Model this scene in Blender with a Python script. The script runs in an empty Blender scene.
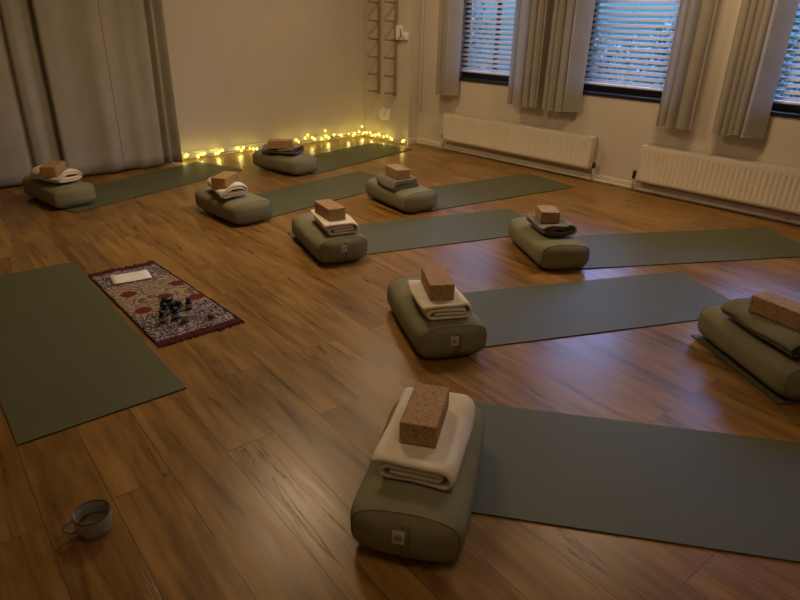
import bpy, bmesh, math, random
from mathutils import Vector, Matrix, noise
from mathutils.bvhtree import BVHTree
random.seed(7)
C = bpy.context.scene.collection
PI = math.pi
R = math.radians

# ------------------------------------------------------------------ materials
def srgb(r, g, b):
    f = lambda c: (c/255/12.92) if c <= 10 else ((c/255+.055)/1.055)**2.4
    return (f(r), f(g), f(b), 1)

def new_mat(name):
    m = bpy.data.materials.new(name); m.use_nodes = True
    nt = m.node_tree; b = nt.nodes['Principled BSDF']
    return m, nt, b

def N(nt, kind, **kw):
    n = nt.nodes.new(kind)
    for k, v in kw.items():
        if k.startswith('i_'): n.inputs[k[2:].replace('_', ' ')].default_value = v
        else: setattr(n, k, v)
    return n

def ramp(nt, stops):
    n = nt.nodes.new('ShaderNodeValToRGB'); e = n.color_ramp.elements
    while len(e) < len(stops): e.new(.5)
    for k, (p, c) in enumerate(stops):
        e[k].position = p; e[k].color = c if len(c) == 4 else (*c, 1)
    return n

def fabric(name, col, dark=.75, weave=900, bump=.15, rough=.9, big=6, translucent=0, spec=.2):
    """woven cloth: fine weave bump, soft blotches"""
    m, nt, b = new_mat(name); L = nt.links
    tc = N(nt, 'ShaderNodeTexCoord')
    n1 = N(nt, 'ShaderNodeTexNoise', i_Scale=big, i_Detail=4.0)
    n2 = N(nt, 'ShaderNodeTexNoise', i_Scale=weave, i_Detail=2.0)
    L.new(tc.outputs['Object'], n1.inputs['Vector']); L.new(tc.outputs['Object'], n2.inputs['Vector'])
    mx = N(nt, 'ShaderNodeMix', data_type='FLOAT'); mx.inputs[0].default_value = .5
    L.new(n1.outputs['Fac'], mx.inputs[2]); L.new(n2.outputs['Fac'], mx.inputs[3])
    c = Vector(col[:3])
    rp = ramp(nt, [(.3, tuple(c*dark)), (.7, tuple(c*1.08))])
    L.new(mx.outputs[0], rp.inputs[0]); L.new(rp.outputs[0], b.inputs['Base Color'])
    bp = N(nt, 'ShaderNodeBump'); bp.inputs['Strength'].default_value = bump; bp.inputs['Distance'].default_value = .002
    L.new(mx.outputs[0], bp.inputs['Height']); L.new(bp.outputs[0], b.inputs['Normal'])
    b.inputs['Roughness'].default_value = rough
    b.inputs['Specular IOR Level'].default_value = spec
    if translucent:
        tr = N(nt, 'ShaderNodeBsdfTranslucent'); L.new(rp.outputs[0], tr.inputs['Color'])
        ms = N(nt, 'ShaderNodeMixShader'); ms.inputs[0].default_value = translucent
        L.new(b.outputs[0], ms.inputs[1]); L.new(tr.outputs[0], ms.inputs[2])
        L.new(ms.outputs[0], nt.nodes['Material Output'].inputs['Surface'])
    return m

def plain(name, col, rough=.5, spec=.5, metal=0, var=.06, scale=8, bump=0):
    m, nt, b = new_mat(name); L = nt.links
    tc = N(nt, 'ShaderNodeTexCoord'); n1 = N(nt, 'ShaderNodeTexNoise', i_Scale=scale, i_Detail=5.0)
    L.new(tc.outputs['Object'], n1.inputs['Vector'])
    c = Vector(col[:3]); rp = ramp(nt, [(.25, tuple(c*(1-var))), (.75, tuple(c*(1+var)))])
    L.new(n1.outputs['Fac'], rp.inputs[0]); L.new(rp.outputs[0], b.inputs['Base Color'])
    b.inputs['Roughness'].default_value = rough; b.inputs['Metallic'].default_value = metal
    b.inputs['Specular IOR Level'].default_value = spec
    if bump:
        bp = N(nt, 'ShaderNodeBump'); bp.inputs['Strength'].default_value = bump; bp.inputs['Distance'].default_value = .003
        L.new(n1.outputs['Fac'], bp.inputs['Height']); L.new(bp.outputs[0], b.inputs['Normal'])
    return m

def emit(name, col, strength):
    m, nt, b = new_mat(name)
    b.inputs['Base Color'].default_value = (*col, 1)
    b.inputs['Emission Color'].default_value = (*col, 1); b.inputs['Emission Strength'].default_value = strength
    return m

def floor_mat():
    m, nt, b = new_mat('oak_planks'); L = nt.links
    tc = N(nt, 'ShaderNodeTexCoord')
    mp = N(nt, 'ShaderNodeMapping'); mp.inputs['Rotation'].default_value = (0, 0, R(-85)); mp.inputs['Location'].default_value = (.35, .06, 0)
    L.new(tc.outputs['Object'], mp.inputs['Vector'])
    br = N(nt, 'ShaderNodeTexBrick', offset=.37, offset_frequency=2)
    br.inputs['Color1'].default_value = (0, 0, 0, 1); br.inputs['Color2'].default_value = (1, 1, 1, 1); br.inputs['Mortar'].default_value = (.5, .5, .5, 1)
    br.inputs['Scale'].default_value = 1; br.inputs['Mortar Size'].default_value = .0016; br.inputs['Mortar Smooth'].default_value = .3
    br.inputs['Brick Width'].default_value = 1.28; br.inputs['Row Height'].default_value = .192; br.inputs['Bias'].default_value = 0
    L.new(mp.outputs[0], br.inputs['Vector'])
    # each plank gets its own slice of grain
    bw = N(nt, 'ShaderNodeRGBToBW'); L.new(br.outputs['Color'], bw.inputs[0])
    sx = N(nt, 'ShaderNodeSeparateXYZ'); L.new(mp.outputs[0], sx.inputs[0])
    zz = N(nt, 'ShaderNodeMath', operation='MULTIPLY'); zz.inputs[1].default_value = 37; L.new(bw.outputs[0], zz.inputs[0])
    def coords(kx, ky):
        cx = N(nt, 'ShaderNodeCombineXYZ')
        a = N(nt, 'ShaderNodeMath', operation='MULTIPLY'); a.inputs[1].default_value = kx; L.new(sx.outputs[0], a.inputs[0])
        c = N(nt, 'ShaderNodeMath', operation='MULTIPLY'); c.inputs[1].default_value = ky; L.new(sx.outputs[1], c.inputs[0])
        L.new(a.outputs[0], cx.inputs[0]); L.new(c.outputs[0], cx.inputs[1]); L.new(zz.outputs[0], cx.inputs[2]); return cx
    g1 = N(nt, 'ShaderNodeTexNoise', i_Scale=1.0, i_Detail=6.0, i_Roughness=.6, i_Distortion=.6); L.new(coords(2.2, 26).outputs[0], g1.inputs['Vector'])
    g2 = N(nt, 'ShaderNodeTexNoise', i_Scale=1.0, i_Detail=3.0, i_Distortion=1.2); L.new(coords(1.4, 7).outputs[0], g2.inputs['Vector'])
    g3 = N(nt, 'ShaderNodeTexNoise', i_Scale=1.0, i_Detail=4.0, i_Roughness=.55, i_Distortion=.9); L.new(coords(.8, 9.5).outputs[0], g3.inputs['Vector'])
    base = ramp(nt, [(.25, (.160, .081, .021)), (.5, (.272, .144, .038)), (.75, (.36, .202, .060))]); L.new(g2.outputs['Fac'], base.inputs[0])
    fine = ramp(nt, [(.32, (.46, .43, .40)), (.6, (1.08, 1.08, 1.08))]); L.new(g1.outputs['Fac'], fine.inputs[0])
    m1 = N(nt, 'ShaderNodeMix', data_type='RGBA', blend_type='MULTIPLY'); m1.inputs[0].default_value = .75
    L.new(base.outputs[0], m1.inputs[6]); L.new(fine.outputs[0], m1.inputs[7])
    tint = ramp(nt, [(0, (.84, .82, .80)), (.5, (1, 1, 1)), (1, (1.12, 1.11, 1.08))]); L.new(bw.outputs[0], tint.inputs[0])
    m2 = N(nt, 'ShaderNodeMix', data_type='RGBA', blend_type='MULTIPLY'); m2.inputs[0].default_value = 1
    L.new(m1.outputs[2], m2.inputs[6]); L.new(tint.outputs[0], m2.inputs[7])
    # dark open cracks along the grain
    crack = ramp(nt, [(.0, (0, 0, 0)), (.492, (0, 0, 0)), (.5, (1, 1, 1)), (.508, (0, 0, 0))]); L.new(g3.outputs['Fac'], crack.inputs[0])
    msk = N(nt, 'ShaderNodeTexNoise', i_Scale=1.0, i_Detail=1.0); L.new(coords(1.3, 3.5).outputs[0], msk.inputs['Vector'])
    mr = ramp(nt, [(.53, (0, 0, 0)), (.59, (.8, .8, .8))]); L.new(msk.outputs['Fac'], mr.inputs[0])
    cm = N(nt, 'ShaderNodeMath', operation='MULTIPLY'); L.new(crack.outputs[0], cm.inputs[0]); L.new(mr.outputs[0], cm.inputs[1])
    m3 = N(nt, 'ShaderNodeMix', data_type='RGBA'); L.new(cm.outputs[0], m3.inputs[0]); L.new(m2.outputs[2], m3.inputs[6]); m3.inputs[7].default_value = (.05, .022, .009, 1)
    m4 = N(nt, 'ShaderNodeMix', data_type='RGBA'); L.new(br.outputs['Fac'], m4.inputs[0]); L.new(m3.outputs[2], m4.inputs[6]); m4.inputs[7].default_value = (.075, .034, .014, 1)
    L.new(m4.outputs[2], b.inputs['Base Color'])
    h = N(nt, 'ShaderNodeMath', operation='MULTIPLY_ADD'); L.new(br.outputs['Fac'], h.inputs[0]); h.inputs[1].default_value = -1.0; L.new(g1.outputs['Fac'], h.inputs[2])
    h2 = N(nt, 'ShaderNodeMath', operation='SUBTRACT'); L.new(h.outputs[0], h2.inputs[0]); L.new(cm.outputs[0], h2.inputs[1])
    bp = N(nt, 'ShaderNodeBump'); bp.inputs['Strength'].default_value = .22; bp.inputs['Distance'].default_value = .002
    L.new(h2.outputs[0], bp.inputs['Height']); L.new(bp.outputs[0], b.inputs['Normal'])
    rr = ramp(nt, [(.3, (.26,)*3), (.7, (.37,)*3)]); L.new(g1.outputs['Fac'], rr.inputs[0]); L.new(rr.outputs[0], b.inputs['Roughness'])
    b.inputs['Specular IOR Level'].default_value = .36
    return m

def cork_mat():
    m, nt, b = new_mat('cork'); L = nt.links
    tc = N(nt, 'ShaderNodeTexCoord')
    v = N(nt, 'ShaderNodeTexVoronoi', i_Scale=210.0); L.new(tc.outputs['Object'], v.inputs['Vector'])
    n = N(nt, 'ShaderNodeTexNoise', i_Scale=120.0, i_Detail=3.0); L.new(tc.outputs['Object'], n.inputs['Vector'])
    bw = N(nt, 'ShaderNodeRGBToBW'); L.new(v.outputs['Color'], bw.inputs[0])
    mx = N(nt, 'ShaderNodeMix', data_type='FLOAT'); mx.inputs[0].default_value = .5; L.new(bw.outputs[0], mx.inputs[2]); L.new(n.outputs['Fac'], mx.inputs[3])
    rp = ramp(nt, [(.25, (.17, .09, .036)), (.42, (.355, .205, .095)), (.6, (.425, .26, .125)), (.8, (.52, .335, .17))]); L.new(mx.outputs[0], rp.inputs[0])
    L.new(rp.outputs[0], b.inputs['Base Color']); b.inputs['Roughness'].default_value = .8; b.inputs['Specular IOR Level'].default_value = .25
    bp = N(nt, 'ShaderNodeBump'); bp.inputs['Strength'].default_value = .25; bp.inputs['Distance'].default_value = .001
    L.new(mx.outputs[0], bp.inputs['Height']); L.new(bp.outputs[0], b.inputs['Normal'])
    return m

RUG_W, RUG_L = .40, 1.09
MEDALS = [(-.10, -.085), (.004, .105), (-.145, .18), (.14, -.125), (.125, .115)]   # filled in below, rug coordinates

def rug_mat(medals):
    m, nt, b = new_mat('paisley_print'); L = nt.links
    tc = N(nt, 'ShaderNodeTexCoord'); sx = N(nt, 'ShaderNodeSeparateXYZ'); L.new(tc.outputs['Object'], sx.inputs[0])
    wob = N(nt, 'ShaderNodeTexNoise', i_Scale=16.0, i_Detail=2.0); L.new(tc.outputs['Object'], wob.inputs['Vector'])
    # concentric rings round scattered cell centres
    v = N(nt, 'ShaderNodeTexVoronoi', i_Scale=5.0); L.new(tc.outputs['Object'], v.inputs['Vector'])
    a = N(nt, 'ShaderNodeMath', operation='MULTIPLY_ADD'); L.new(wob.outputs['Fac'], a.inputs[0]); a.inputs[1].default_value = .35; L.new(v.outputs['Distance'], a.inputs[2])
    f = N(nt, 'ShaderNodeMath', operation='MULTIPLY'); L.new(a.outputs[0], f.inputs[0]); f.inputs[1].default_value = 60
    s = N(nt, 'ShaderNodeMath', operation='SINE'); L.new(f.outputs[0], s.inputs[0])
    mid = ramp(nt, [(.0, (.10, .07, .06)), (.32, (.24, .175, .12)), (.6, (.33, .25, .17))]);
    s2 = N(nt, 'ShaderNodeMath', operation='MULTIPLY_ADD'); L.new(s.outputs[0], s2.inputs[0]); s2.inputs[1].default_value = .5; s2.inputs[2].default_value = .5
    L.new(s2.outputs[0], mid.inputs[0])
    # busy violet and cream squiggles at both ends
    n2 = N(nt, 'ShaderNodeTexNoise', i_Scale=48.0, i_Detail=2.0, i_Distortion=2.5); L.new(tc.outputs['Object'], n2.inputs['Vector'])
    sq = ramp(nt, [(.42, (.028, .02, .045)), (.5, (.07, .045, .085)), (.56, (.36, .29, .26)), (.66, (.50, .43, .38))]); L.new(n2.outputs['Fac'], sq.inputs[0])
    yy = N(nt, 'ShaderNodeMath', operation='MULTIPLY_ADD'); L.new(wob.outputs['Fac'], yy.inputs[0]); yy.inputs[1].default_value = .10; L.new(sx.outputs[1], yy.inputs[2])
    hi = N(nt, 'ShaderNodeMath', operation='GREATER_THAN'); L.new(yy.outputs[0], hi.inputs[0]); hi.inputs[1].default_value = .32
    lo = N(nt, 'ShaderNodeMath', operation='LESS_THAN'); L.new(yy.outputs[0], lo.inputs[0]); lo.inputs[1].default_value = -.14
    e = N(nt, 'ShaderNodeMath', operation='MAXIMUM'); L.new(hi.outputs[0], e.inputs[0]); L.new(lo.outputs[0], e.inputs[1])
    mx = N(nt, 'ShaderNodeMix', data_type='RGBA'); L.new(e.outputs[0], mx.inputs[0]); L.new(mid.outputs[0], mx.inputs[6]); L.new(sq.outputs[0], mx.inputs[7])
    # dark red medallions
    prev = mx.outputs[2]
    for (cx, cy) in medals:
        d = N(nt, 'ShaderNodeVectorMath', operation='DISTANCE'); cv = N(nt, 'ShaderNodeMapping'); cv.inputs['Location'].default_value = (-cx, -cy, 0)
        L.new(tc.outputs['Object'], cv.inputs['Vector']); L.new(cv.outputs[0], d.inputs[0]); d.inputs[1].default_value = (0, 0, 0)
        wd = N(nt, 'ShaderNodeMath', operation='MULTIPLY_ADD'); L.new(n2.outputs['Fac'], wd.inputs[0]); wd.inputs[1].default_value = .03; L.new(d.outputs['Value'], wd.inputs[2])
        t = N(nt, 'ShaderNodeMath', operation='LESS_THAN'); L.new(wd.outputs[0], t.inputs[0]); t.inputs[1].default_value = .056
        k = N(nt, 'ShaderNodeMix', data_type='RGBA'); L.new(t.outputs[0], k.inputs[0]); L.new(prev, k.inputs[6]); k.inputs[7].default_value = (.13, .022, .018, 1); prev = k.outputs[2]
    L.new(prev, b.inputs['Base Color']); b.inputs['Roughness'].default_value = .9; b.inputs['Specular IOR Level'].default_value = .15
    return m

def glass_mat():
    m, nt, b = new_mat('window_glass'); L = nt.links
    t = N(nt, 'ShaderNodeBsdfTransparent'); t.inputs[0].default_value = (.92, .96, .97, 1)
    g = N(nt, 'ShaderNodeBsdfGlossy'); g.inputs['Roughness'].default_value = .02
    fr = N(nt, 'ShaderNodeFresnel'); fr.inputs[0].default_value = 1.45
    ms = N(nt, 'ShaderNodeMixShader'); L.new(fr.outputs[0], ms.inputs[0]); L.new(t.outputs[0], ms.inputs[1]); L.new(g.outputs[0], ms.inputs[2])
    L.new(ms.outputs[0], nt.nodes['Material Output'].inputs['Surface'])
    return m

M = dict(
    floor=floor_mat(), cork=cork_mat(), glass=glass_mat(),
    wall=plain('wall_paint', (.575, .505, .41), .75, .25, var=.03, scale=3, bump=.05),
    ceiling=plain('ceiling_paint', (.78, .75, .70), .9, .2, var=.02),
    trim=plain('trim_paint', (.66, .58, .47), .5, .4, var=.03),
    radiator=plain('radiator_enamel', (.70, .61, .49), .4, .5, var=.03),
    blackpaint=plain('black_frame', (.012, .012, .016), .35, .5),
    slat=plain('blind_slat', (.70, .70, .77), .45, .4, var=.03),
    white=plain('white_plastic', (.82, .79, .72), .4, .5, var=.03),
    grey=plain('grey_plastic', (.22, .21, .19), .5, .4),
    dark=plain('black_plastic', (.02, .018, .016), .4, .5),
    mat=fabric('mat_rubber', (.099, .102, .050), .90, 500, .12, .55, 3, spec=.24),
    matedge=plain('mat_edge', (.03, .033, .02), .7),
    bolster=fabric('bolster_canvas', (.232, .215, .130), .84, 650, .25, .92, 9),
    piping=fabric('bolster_piping', (.17, .155, .10), .8, 650, .2, .92, 9),
    cream=fabric('cream_fleece', (.74, .66, .53), .86, 260, .5, .95, 14),
    greywool=fabric('grey_wool', (.265, .24, .195), .6, 300, .5, .95, 18),
    olivewool=fabric('olive_wool', (.185, .172, .115), .8, 300, .4, .95, 14),
    darkedge=fabric('dark_edging', (.03, .027, .024), .7, 300, .3, .95, 14),
    curtain=fabric('curtain_linen', (.43, .385, .31), .84, 420, .25, .9, 5, translucent=.14),
    drape=fabric('drape_linen', (.45, .40, .335), .88, 420, .25, .9, 5, translucent=.38),
    wood=plain('pale_wood', (.33, .20, .105), .5, .4, var=.2, scale=14),
    fringe=fabric('maroon_fringe', (.085, .014, .02), .5, 260, .6, .95, 30),
    paper=plain('paper', (.80, .76, .70), .8, .2, var=.02),
    tag=plain('tag_cloth', (.56, .53, .45), .8, .2),
    ink=plain('tag_ink', (.16, .14, .11), .8, .2),
    glaze=plain('speckled_glaze', (.27, .26, .215), .35, .5, var=.25, scale=90),
    rim=plain('dark_rim_glaze', (.045, .04, .032), .35, .5),
    tea=plain('tea', (.15, .115, .07), .08, .5),
    bottle=plain('dark_bottle_glass', (.013, .009, .009), .4, .4),
    label=plain('bottle_label', (.33, .29, .25), .7, .3, var=.2, scale=120),
    wax=plain('pale_ceramic', (.32, .29, .26), .5, .4),
    moss=plain('brown_stone', (.12, .085, .03), .6, .3, var=.4, scale=60),
    wire=plain('green_wire', (.03, .035, .018), .5),
    bulb=emit('fairy_bulb', (.98, .87, .17), 1.7),
    leaf=plain('shrub_leaf', (.05, .12, .08), .5, .4, var=.5, scale=3),
    bark=plain('bark', (.05, .04, .03), .9),
    grass=plain('lawn_grass', (.05, .08, .04), .9, .2, var=.3),
)

# ------------------------------------------------------------------ helpers
def obj(name, bm, m, parent=None, smooth=True, bevel=0, subsurf=0, loc=None, rot=None):
    me = bpy.data.meshes.new(name)
    bmesh.ops.recalc_face_normals(bm, faces=bm.faces[:])
    bm.to_mesh(me); bm.free()
    for p in me.polygons: p.use_smooth = smooth
    for mm in (m if isinstance(m, (list, tuple)) else [m]): me.materials.append(mm)
    o = bpy.data.objects.new(name, me); C.objects.link(o)
    if parent: o.parent = parent
    if loc is not None: o.location = loc
    if rot is not None: o.rotation_euler = rot
    if bevel:
        md = o.modifiers.new('bevel', 'BEVEL'); md.width = bevel; md.segments = 3; md.limit_method = 'ANGLE'
    if subsurf:
        md = o.modifiers.new('sub', 'SUBSURF'); md.levels = subsurf; md.render_levels = subsurf
    return o

def thing(name, label, cat, loc=(0, 0, 0), rotz=0, group=None):
    o = bpy.data.objects.new(name, None); C.objects.link(o); o.empty_display_size = .1
    o.location = loc; o.rotation_euler = (0, 0, rotz)
    return tag(o, label, cat, group)

def tag(o, label, cat, group=None):
    o['label'] = label; o['category'] = cat
    if group: o['group'] = group
    return o

def struct(name, bm, m, parent=None, **kw):
    o = obj(name, bm, m, parent, **kw)
    if not parent: o['kind'] = 'structure'
    return o

def box(bm, x0, x1, y0, y1, z0, z1, mtx=None):
    v = [bm.verts.new((x, y, z)) for x in (x0, x1) for y in (y0, y1) for z in (z0, z1)]
    for f in ((0, 1, 3, 2), (4, 6, 7, 5), (0, 4, 5, 1), (2, 3, 7, 6), (0, 2, 6, 4), (1, 5, 7, 3)):
        bm.faces.new([v[i] for i in f])
    if mtx is not None: bmesh.ops.transform(bm, matrix=mtx, verts=v)
    return v

def bx(*a): bm = bmesh.new(); box(bm, *a); return bm

def tube(bm, pts, r, n=8, closed=False):
    pts = [Vector(p) for p in pts]; rings = []; L = len(pts)
    up = Vector((0, 0, 1)); prevn = None
    for i, p in enumerate(pts):
        a = pts[(i-1) % L] if (closed or i > 0) else p; b = pts[(i+1) % L] if (closed or i < L-1) else p
        t = (b-a).normalized()
        if prevn is None:
            nn = t.cross(up);
            if nn.length < .1: nn = t.cross(Vector((1, 0, 0)))
            nn.normalize()
        else:
            nn = (prevn - t*prevn.dot(t)).normalized()
        prevn = nn; bb = t.cross(nn)
        rr = r[i] if isinstance(r, (list, tuple)) else r
        rings.append([bm.verts.new(p + (nn*math.cos(2*PI*k/n) + bb*math.sin(2*PI*k/n))*rr) for k in range(n)])
    m = L if closed else L-1
    for i in range(m):
        A, B = rings[i], rings[(i+1) % L]
        for k in range(n): bm.faces.new((A[k], A[(k+1) % n], B[(k+1) % n], B[k]))
    if not closed:
        bm.faces.new(rings[0][::-1]); bm.faces.new(rings[-1])

def tubebm(pts, r, n=8, closed=False): bm = bmesh.new(); tube(bm, pts, r, n, closed); return bm

def lathe(bm, prof, n=24, loc=(0, 0, 0), cap0=True, cap1=True):
    lx, ly, lz = loc; rings = []
    for (r, z) in prof: rings.append([bm.verts.new((lx+r*math.cos(2*PI*k/n), ly+r*math.sin(2*PI*k/n), lz+z)) for k in range(n)])
    for A, B in zip(rings, rings[1:]):
        for k in range(n): bm.faces.new((A[k], A[(k+1) % n], B[(k+1) % n], B[k]))
    if cap0: bm.faces.new(rings[0][::-1])
    if cap1: bm.faces.new(rings[-1])

def lathebm(*a, **k): bm = bmesh.new(); lathe(bm, *a, **k); return bm

def grid(bm, nu, nv, fn, wrap_u=False):
    V = [[bm.verts.new(fn(i, j)) for j in range(nv)] for i in range(nu)]
    for i in range(nu if wrap_u else nu-1):
        for j in range(nv-1):
            bm.faces.new((V[i][j], V[(i+1) % nu][j], V[(i+1) % nu][j+1], V[i][j+1]))
    return V

def nz(x, y, z, s=1.0): return noise.noise(Vector((x*s, y*s, z*s)))

# ------------------------------------------------------------------ room shell  (x toward the windows, y toward the end wall)
WX, WY, CZ = 5.47, 6.26, 2.6
XL, YF = -1.2, -1.6
struct('floor', bx(XL, WX+.25, YF, WY+.1, -.1, 0), M['floor'], smooth=False)
struct('ceiling', bx(XL, WX+.25, YF, WY+.1, CZ, CZ+.1), M['ceiling'], smooth=False)
struct('wall_back', bx(XL-.1, WX+.25, WY, WY+.12, -.1, CZ+.1), M['wall'], smooth=False)
struct('wall_left', bx(XL-.12, XL, YF-.1, WY+.12, -.1, CZ+.1), M['wall'], smooth=False)
struct('wall_front', bx(XL-.1, WX+.25, YF-.12, YF, -.1, CZ+.1), M['wall'], smooth=False)
WINS = [(3.93, 4.87), (2.36, 3.35), (.72, 1.73)]
ZS, ZT = .785, 2.15
bm = bmesh.new()
ys = [YF]
for a, b_ in sorted(WINS): ys += [a, b_]
ys.append(WY+.1)
for i in range(0, len(ys), 2): box(bm, WX, WX+.22, ys[i], ys[i+1], -.1, CZ+.1)
for a, b_ in WINS:
    box(bm, WX, WX+.22, a, b_, -.1, ZS); box(bm, WX, WX+.22, a, b_, ZT, CZ+.1)
bmesh.ops.remove_doubles(bm, verts=bm.verts[:], dist=1e-5)
struct('wall_right', bm, M['wall'], smooth=False)
PX, PY = 5.31, 5.44                       # boxed-out corner pier that carries the peg rails
struct('trim_1', bx(PX, WX, PY, WY, 0, CZ), M['wall'], smooth=False)
struct('baseboard_right', bx(WX-.014, WX, YF, PY, 0, .075), M['trim'], bevel=.003)
struct('baseboard_back', bx(XL, PX, WY-.014, WY, 0, .075), M['trim'], bevel=.003)
struct('trim_2', bx(WX-.02, WX, 5.388, 5.412, .40, CZ), M['wall'], bevel=.004)        # raised vertical strip by the pier
struct('trim_3', bx(PX-.012, WX-.014, PY-.012, PY, 0, .075), M['trim'], bevel=.003)    # skirting on the return of the pier

# windows
for k, (a, b_) in enumerate(WINS):
    fx0, fx1 = WX+.105, WX+.155
    bm = bmesh.new()
    for (y0, y1, z0, z1) in ((a, a+.05, ZS+.03, ZT), (b_-.05, b_, ZS+.03, ZT), (a+.05, b_-.05, ZS+.03, ZS+.085), (a+.05, b_-.05, ZT-.055, ZT)):
        box(bm, fx0, fx1, y0, y1, z0, z1)
    fr = struct('window_%d' % (k+1), bm, M['blackpaint'], bevel=.003, smooth=False)
    yc = (a+b_)/2 + .03
    if k == 0: obj('mullion', bx(fx0+.005, fx1-.005, yc-.015, yc+.015, ZS+.085, ZT-.055), M['blackpaint'], fr, bevel=.003, smooth=False)
    obj('pane', bx(fx0+.02, fx0+.026, a+.045, b_-.045, ZS+.08, ZT-.05), M['glass'], fr, smooth=False)
    obj('sill', bx(WX-.012, fx1, a, b_, ZS, ZS+.03), M['blackpaint'], fr, bevel=.004, smooth=False)
    # venetian blind inside the reveal
    where = ('window nearest the corner pier', 'middle window, above the gap between radiators', 'window at the right edge of the view')[k]
    bl = thing('venetian_blind', 'white slatted venetian blind in the ' + where, 'blind', (WX+.055, (a+b_)/2, ZS+.09), 0, 'venetian blinds')
    hw = (b_-a)/2 - .03
    bm = bmesh.new(); z = .035; H = ZT-ZS-.09
    while z < H-.06:
        mt = Matrix.Translation((0, 0, z)) @ Matrix.Rotation(R(-30), 4, 'Y')
        nseg = 5
        prev = None
        for s in range(nseg+1):           # slightly crowned slat
            u = -1+2*s/nseg; px = .025*u; pz = .0022*(1-u*u)
            cur = [bm.verts.new(mt @ Vector((px, yy, pz+dz))) for yy in (-hw, hw) for dz in (0, .0022)]
            if prev:
                bm.faces.new((prev[0], prev[2], cur[2], cur[0])); bm.faces.new((prev[1], cur[1], cur[3], prev[3]))
                bm.faces.new((prev[0], cur[0], cur[1], prev[1])); bm.faces.new((prev[2], prev[3], cur[3], cur[2]))
            else: bm.faces.new((cur[0], cur[1], cur[3], cur[2]))
            prev = cur
        bm.faces.new((prev[0], prev[2], prev[3], prev[1]))
        z += .0475
    obj('slats', bm, M['slat'], bl)
    obj('bottom_rail', bx(-.026, .026, -hw, hw, 0, .018), M['slat'], bl, bevel=.004)
    obj('head_rail', bx(-.028, .028, -hw, hw, H-.05, H), M['slat'], bl, bevel=.004)
    for yy in (-hw*.72, 0, hw*.72):
        obj('ladder_cord', tubebm([(-.027, yy, .01), (-.027, yy, H-.05)], .0016, 6), M['slat'], bl)
    ty = hw*.62
    cd = obj('pull_cord', tubebm([(-.034, ty, .40), (-.032, ty, .8), (-.03, ty, H-.05)], .0015, 6), M['white'], bl)
    obj('cord_tassel', lathebm([(.003, .05), (.007, .035), (.009, .008), (.006, 0)], 10, (-.034, ty, .36), True, True), M['white'], cd)

# ------------------------------------------------------------------ radiators and pipe
def radiator(y0, y1, z0, z1, label, valves):
    """y0 < y1; panel radiator with pressed vertical flutes, hung on the window wall"""
    xf, xb = 5.37, 5.452
    r = thing('radiator', label, 'radiator', (WX, (y0+y1)/2, z0), 0, 'panel radiators')
    o = lambda x, y, z: (x-WX, y-(y0+y1)/2, z-z0)
    bm = bmesh.new()
    n = int((y1-y0)/.042); per = 12; cols = n*per+1
    def front(i, j):
        t = i/(cols-1); y = y0+.012+(y1-y0-.024)*t; zz = [z0, z0+.008, z0+.03, z0+.05, z1-.06, z1-.04, z1-.015, z1-.004, z1][j]
        ph = (t*n) % 1.0; fl = .5-.5*math.cos(2*PI*ph); fl = fl**.45
        dep = .0075*(1-fl) if 3 <= j <= 4 else (.0 if j in (1, 2, 5, 6, 7) else .012)
        return o(xf+dep, y, zz)
    grid(bm, cols, 9, front)
    obj('front_panel', bm, M['radiator'], r)
    obj('back_panel', bx(*[v for p in zip(o(xf+.014, y0+.014, z0+.012), o(xb-.02, y1-.014, z1-.012)) for v in p]), M['radiator'], r, bevel=.004)
    bm = bmesh.new()
    g = o(xf-.002, y0, z1-.006); h = o(xb, y1, z1+.004)
    box(bm, g[0], h[0], g[1], h[1], g[2], h[2])
    obj('top_grille', bm, M['radiator'], r, bevel=.003)
    bm = bmesh.new(); y = y0+.04
    while y < y1-.04:
        p = o(xf+.006, y, z1+.003); q = o(xf+.040, y+.019, z1+.0052); box(bm, p[0], q[0], p[1], q[1], p[2], q[2]); y += .026
    obj('grille_slots', bm, M['grey'], r, smooth=False)
    for ya, yb in ((y0, y0+.012), (y1-.012, y1)):
        p = o(xf, ya, z0+.004); q = o(xb, yb, z1-.004)
        obj('side_cover', bx(p[0], q[0], p[1], q[1], p[2], q[2]), M['radiator'], r, bevel=.003)
    for yy in (y0+.25, y1-.25):
        p = o(xb-.02, yy-.015, z0+.05); q = o(WX-.004, yy+.015, z1-.06)
        obj('wall_bracket', bx(p[0], q[0], p[1], q[1], p[2], q[2]), M['radiator'], r, bevel=.003)
    for (yv, tall) in valves:
        sgn = 1 if yv > (y0+y1)/2 else -1
        bm = bmesh.new(); c = o(5.41, yv+sgn*.035, z0)
        tube(bm, [(c[0], c[1]-sgn*.04, c[2]+.03), (c[0], c[1], c[2]+.03)], .009, 8)
        tube(bm, [(c[0], c[1], c[2]+.045), (c[0], c[1], c[2]-z0+.035)], .007, 8)
        vp = obj('valve_pipe', bm, M['radiator'], r)
        obj('valve_head', lathebm([(.010, 0), (.017, .006), (.018, tall-.01), (.013, tall)], 14, (c[0], c[1], c[2]+.012)), M['dark'] if tall > .05 else M['grey'], vp)
    return r
radiator(3.03, 4.93, .125, .425, 'cream panel radiator beside the corner pier, under the first two curtained windows', [(3.03, .055), (4.93, .045)])
radiator(.62, 2.545, .105, .425, 'cream fluted panel radiator at the right edge, black valve at its left end', [(2.545, .075)])
bm = bmesh.new()
tube(bm, [(WX-.045, 5.40, .03), (WX-.045, YF+.02, .03)], .010, 8)
for y in (4.3, 2.8, 1.3): box(bm, WX-.055, WX-.014, y-.008, y+.008, .018, .044)
tag(obj('heating_pipe', bm, M['trim']), 'thin cream heating pipe running along the foot of the window wall', 'pipe')

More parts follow.
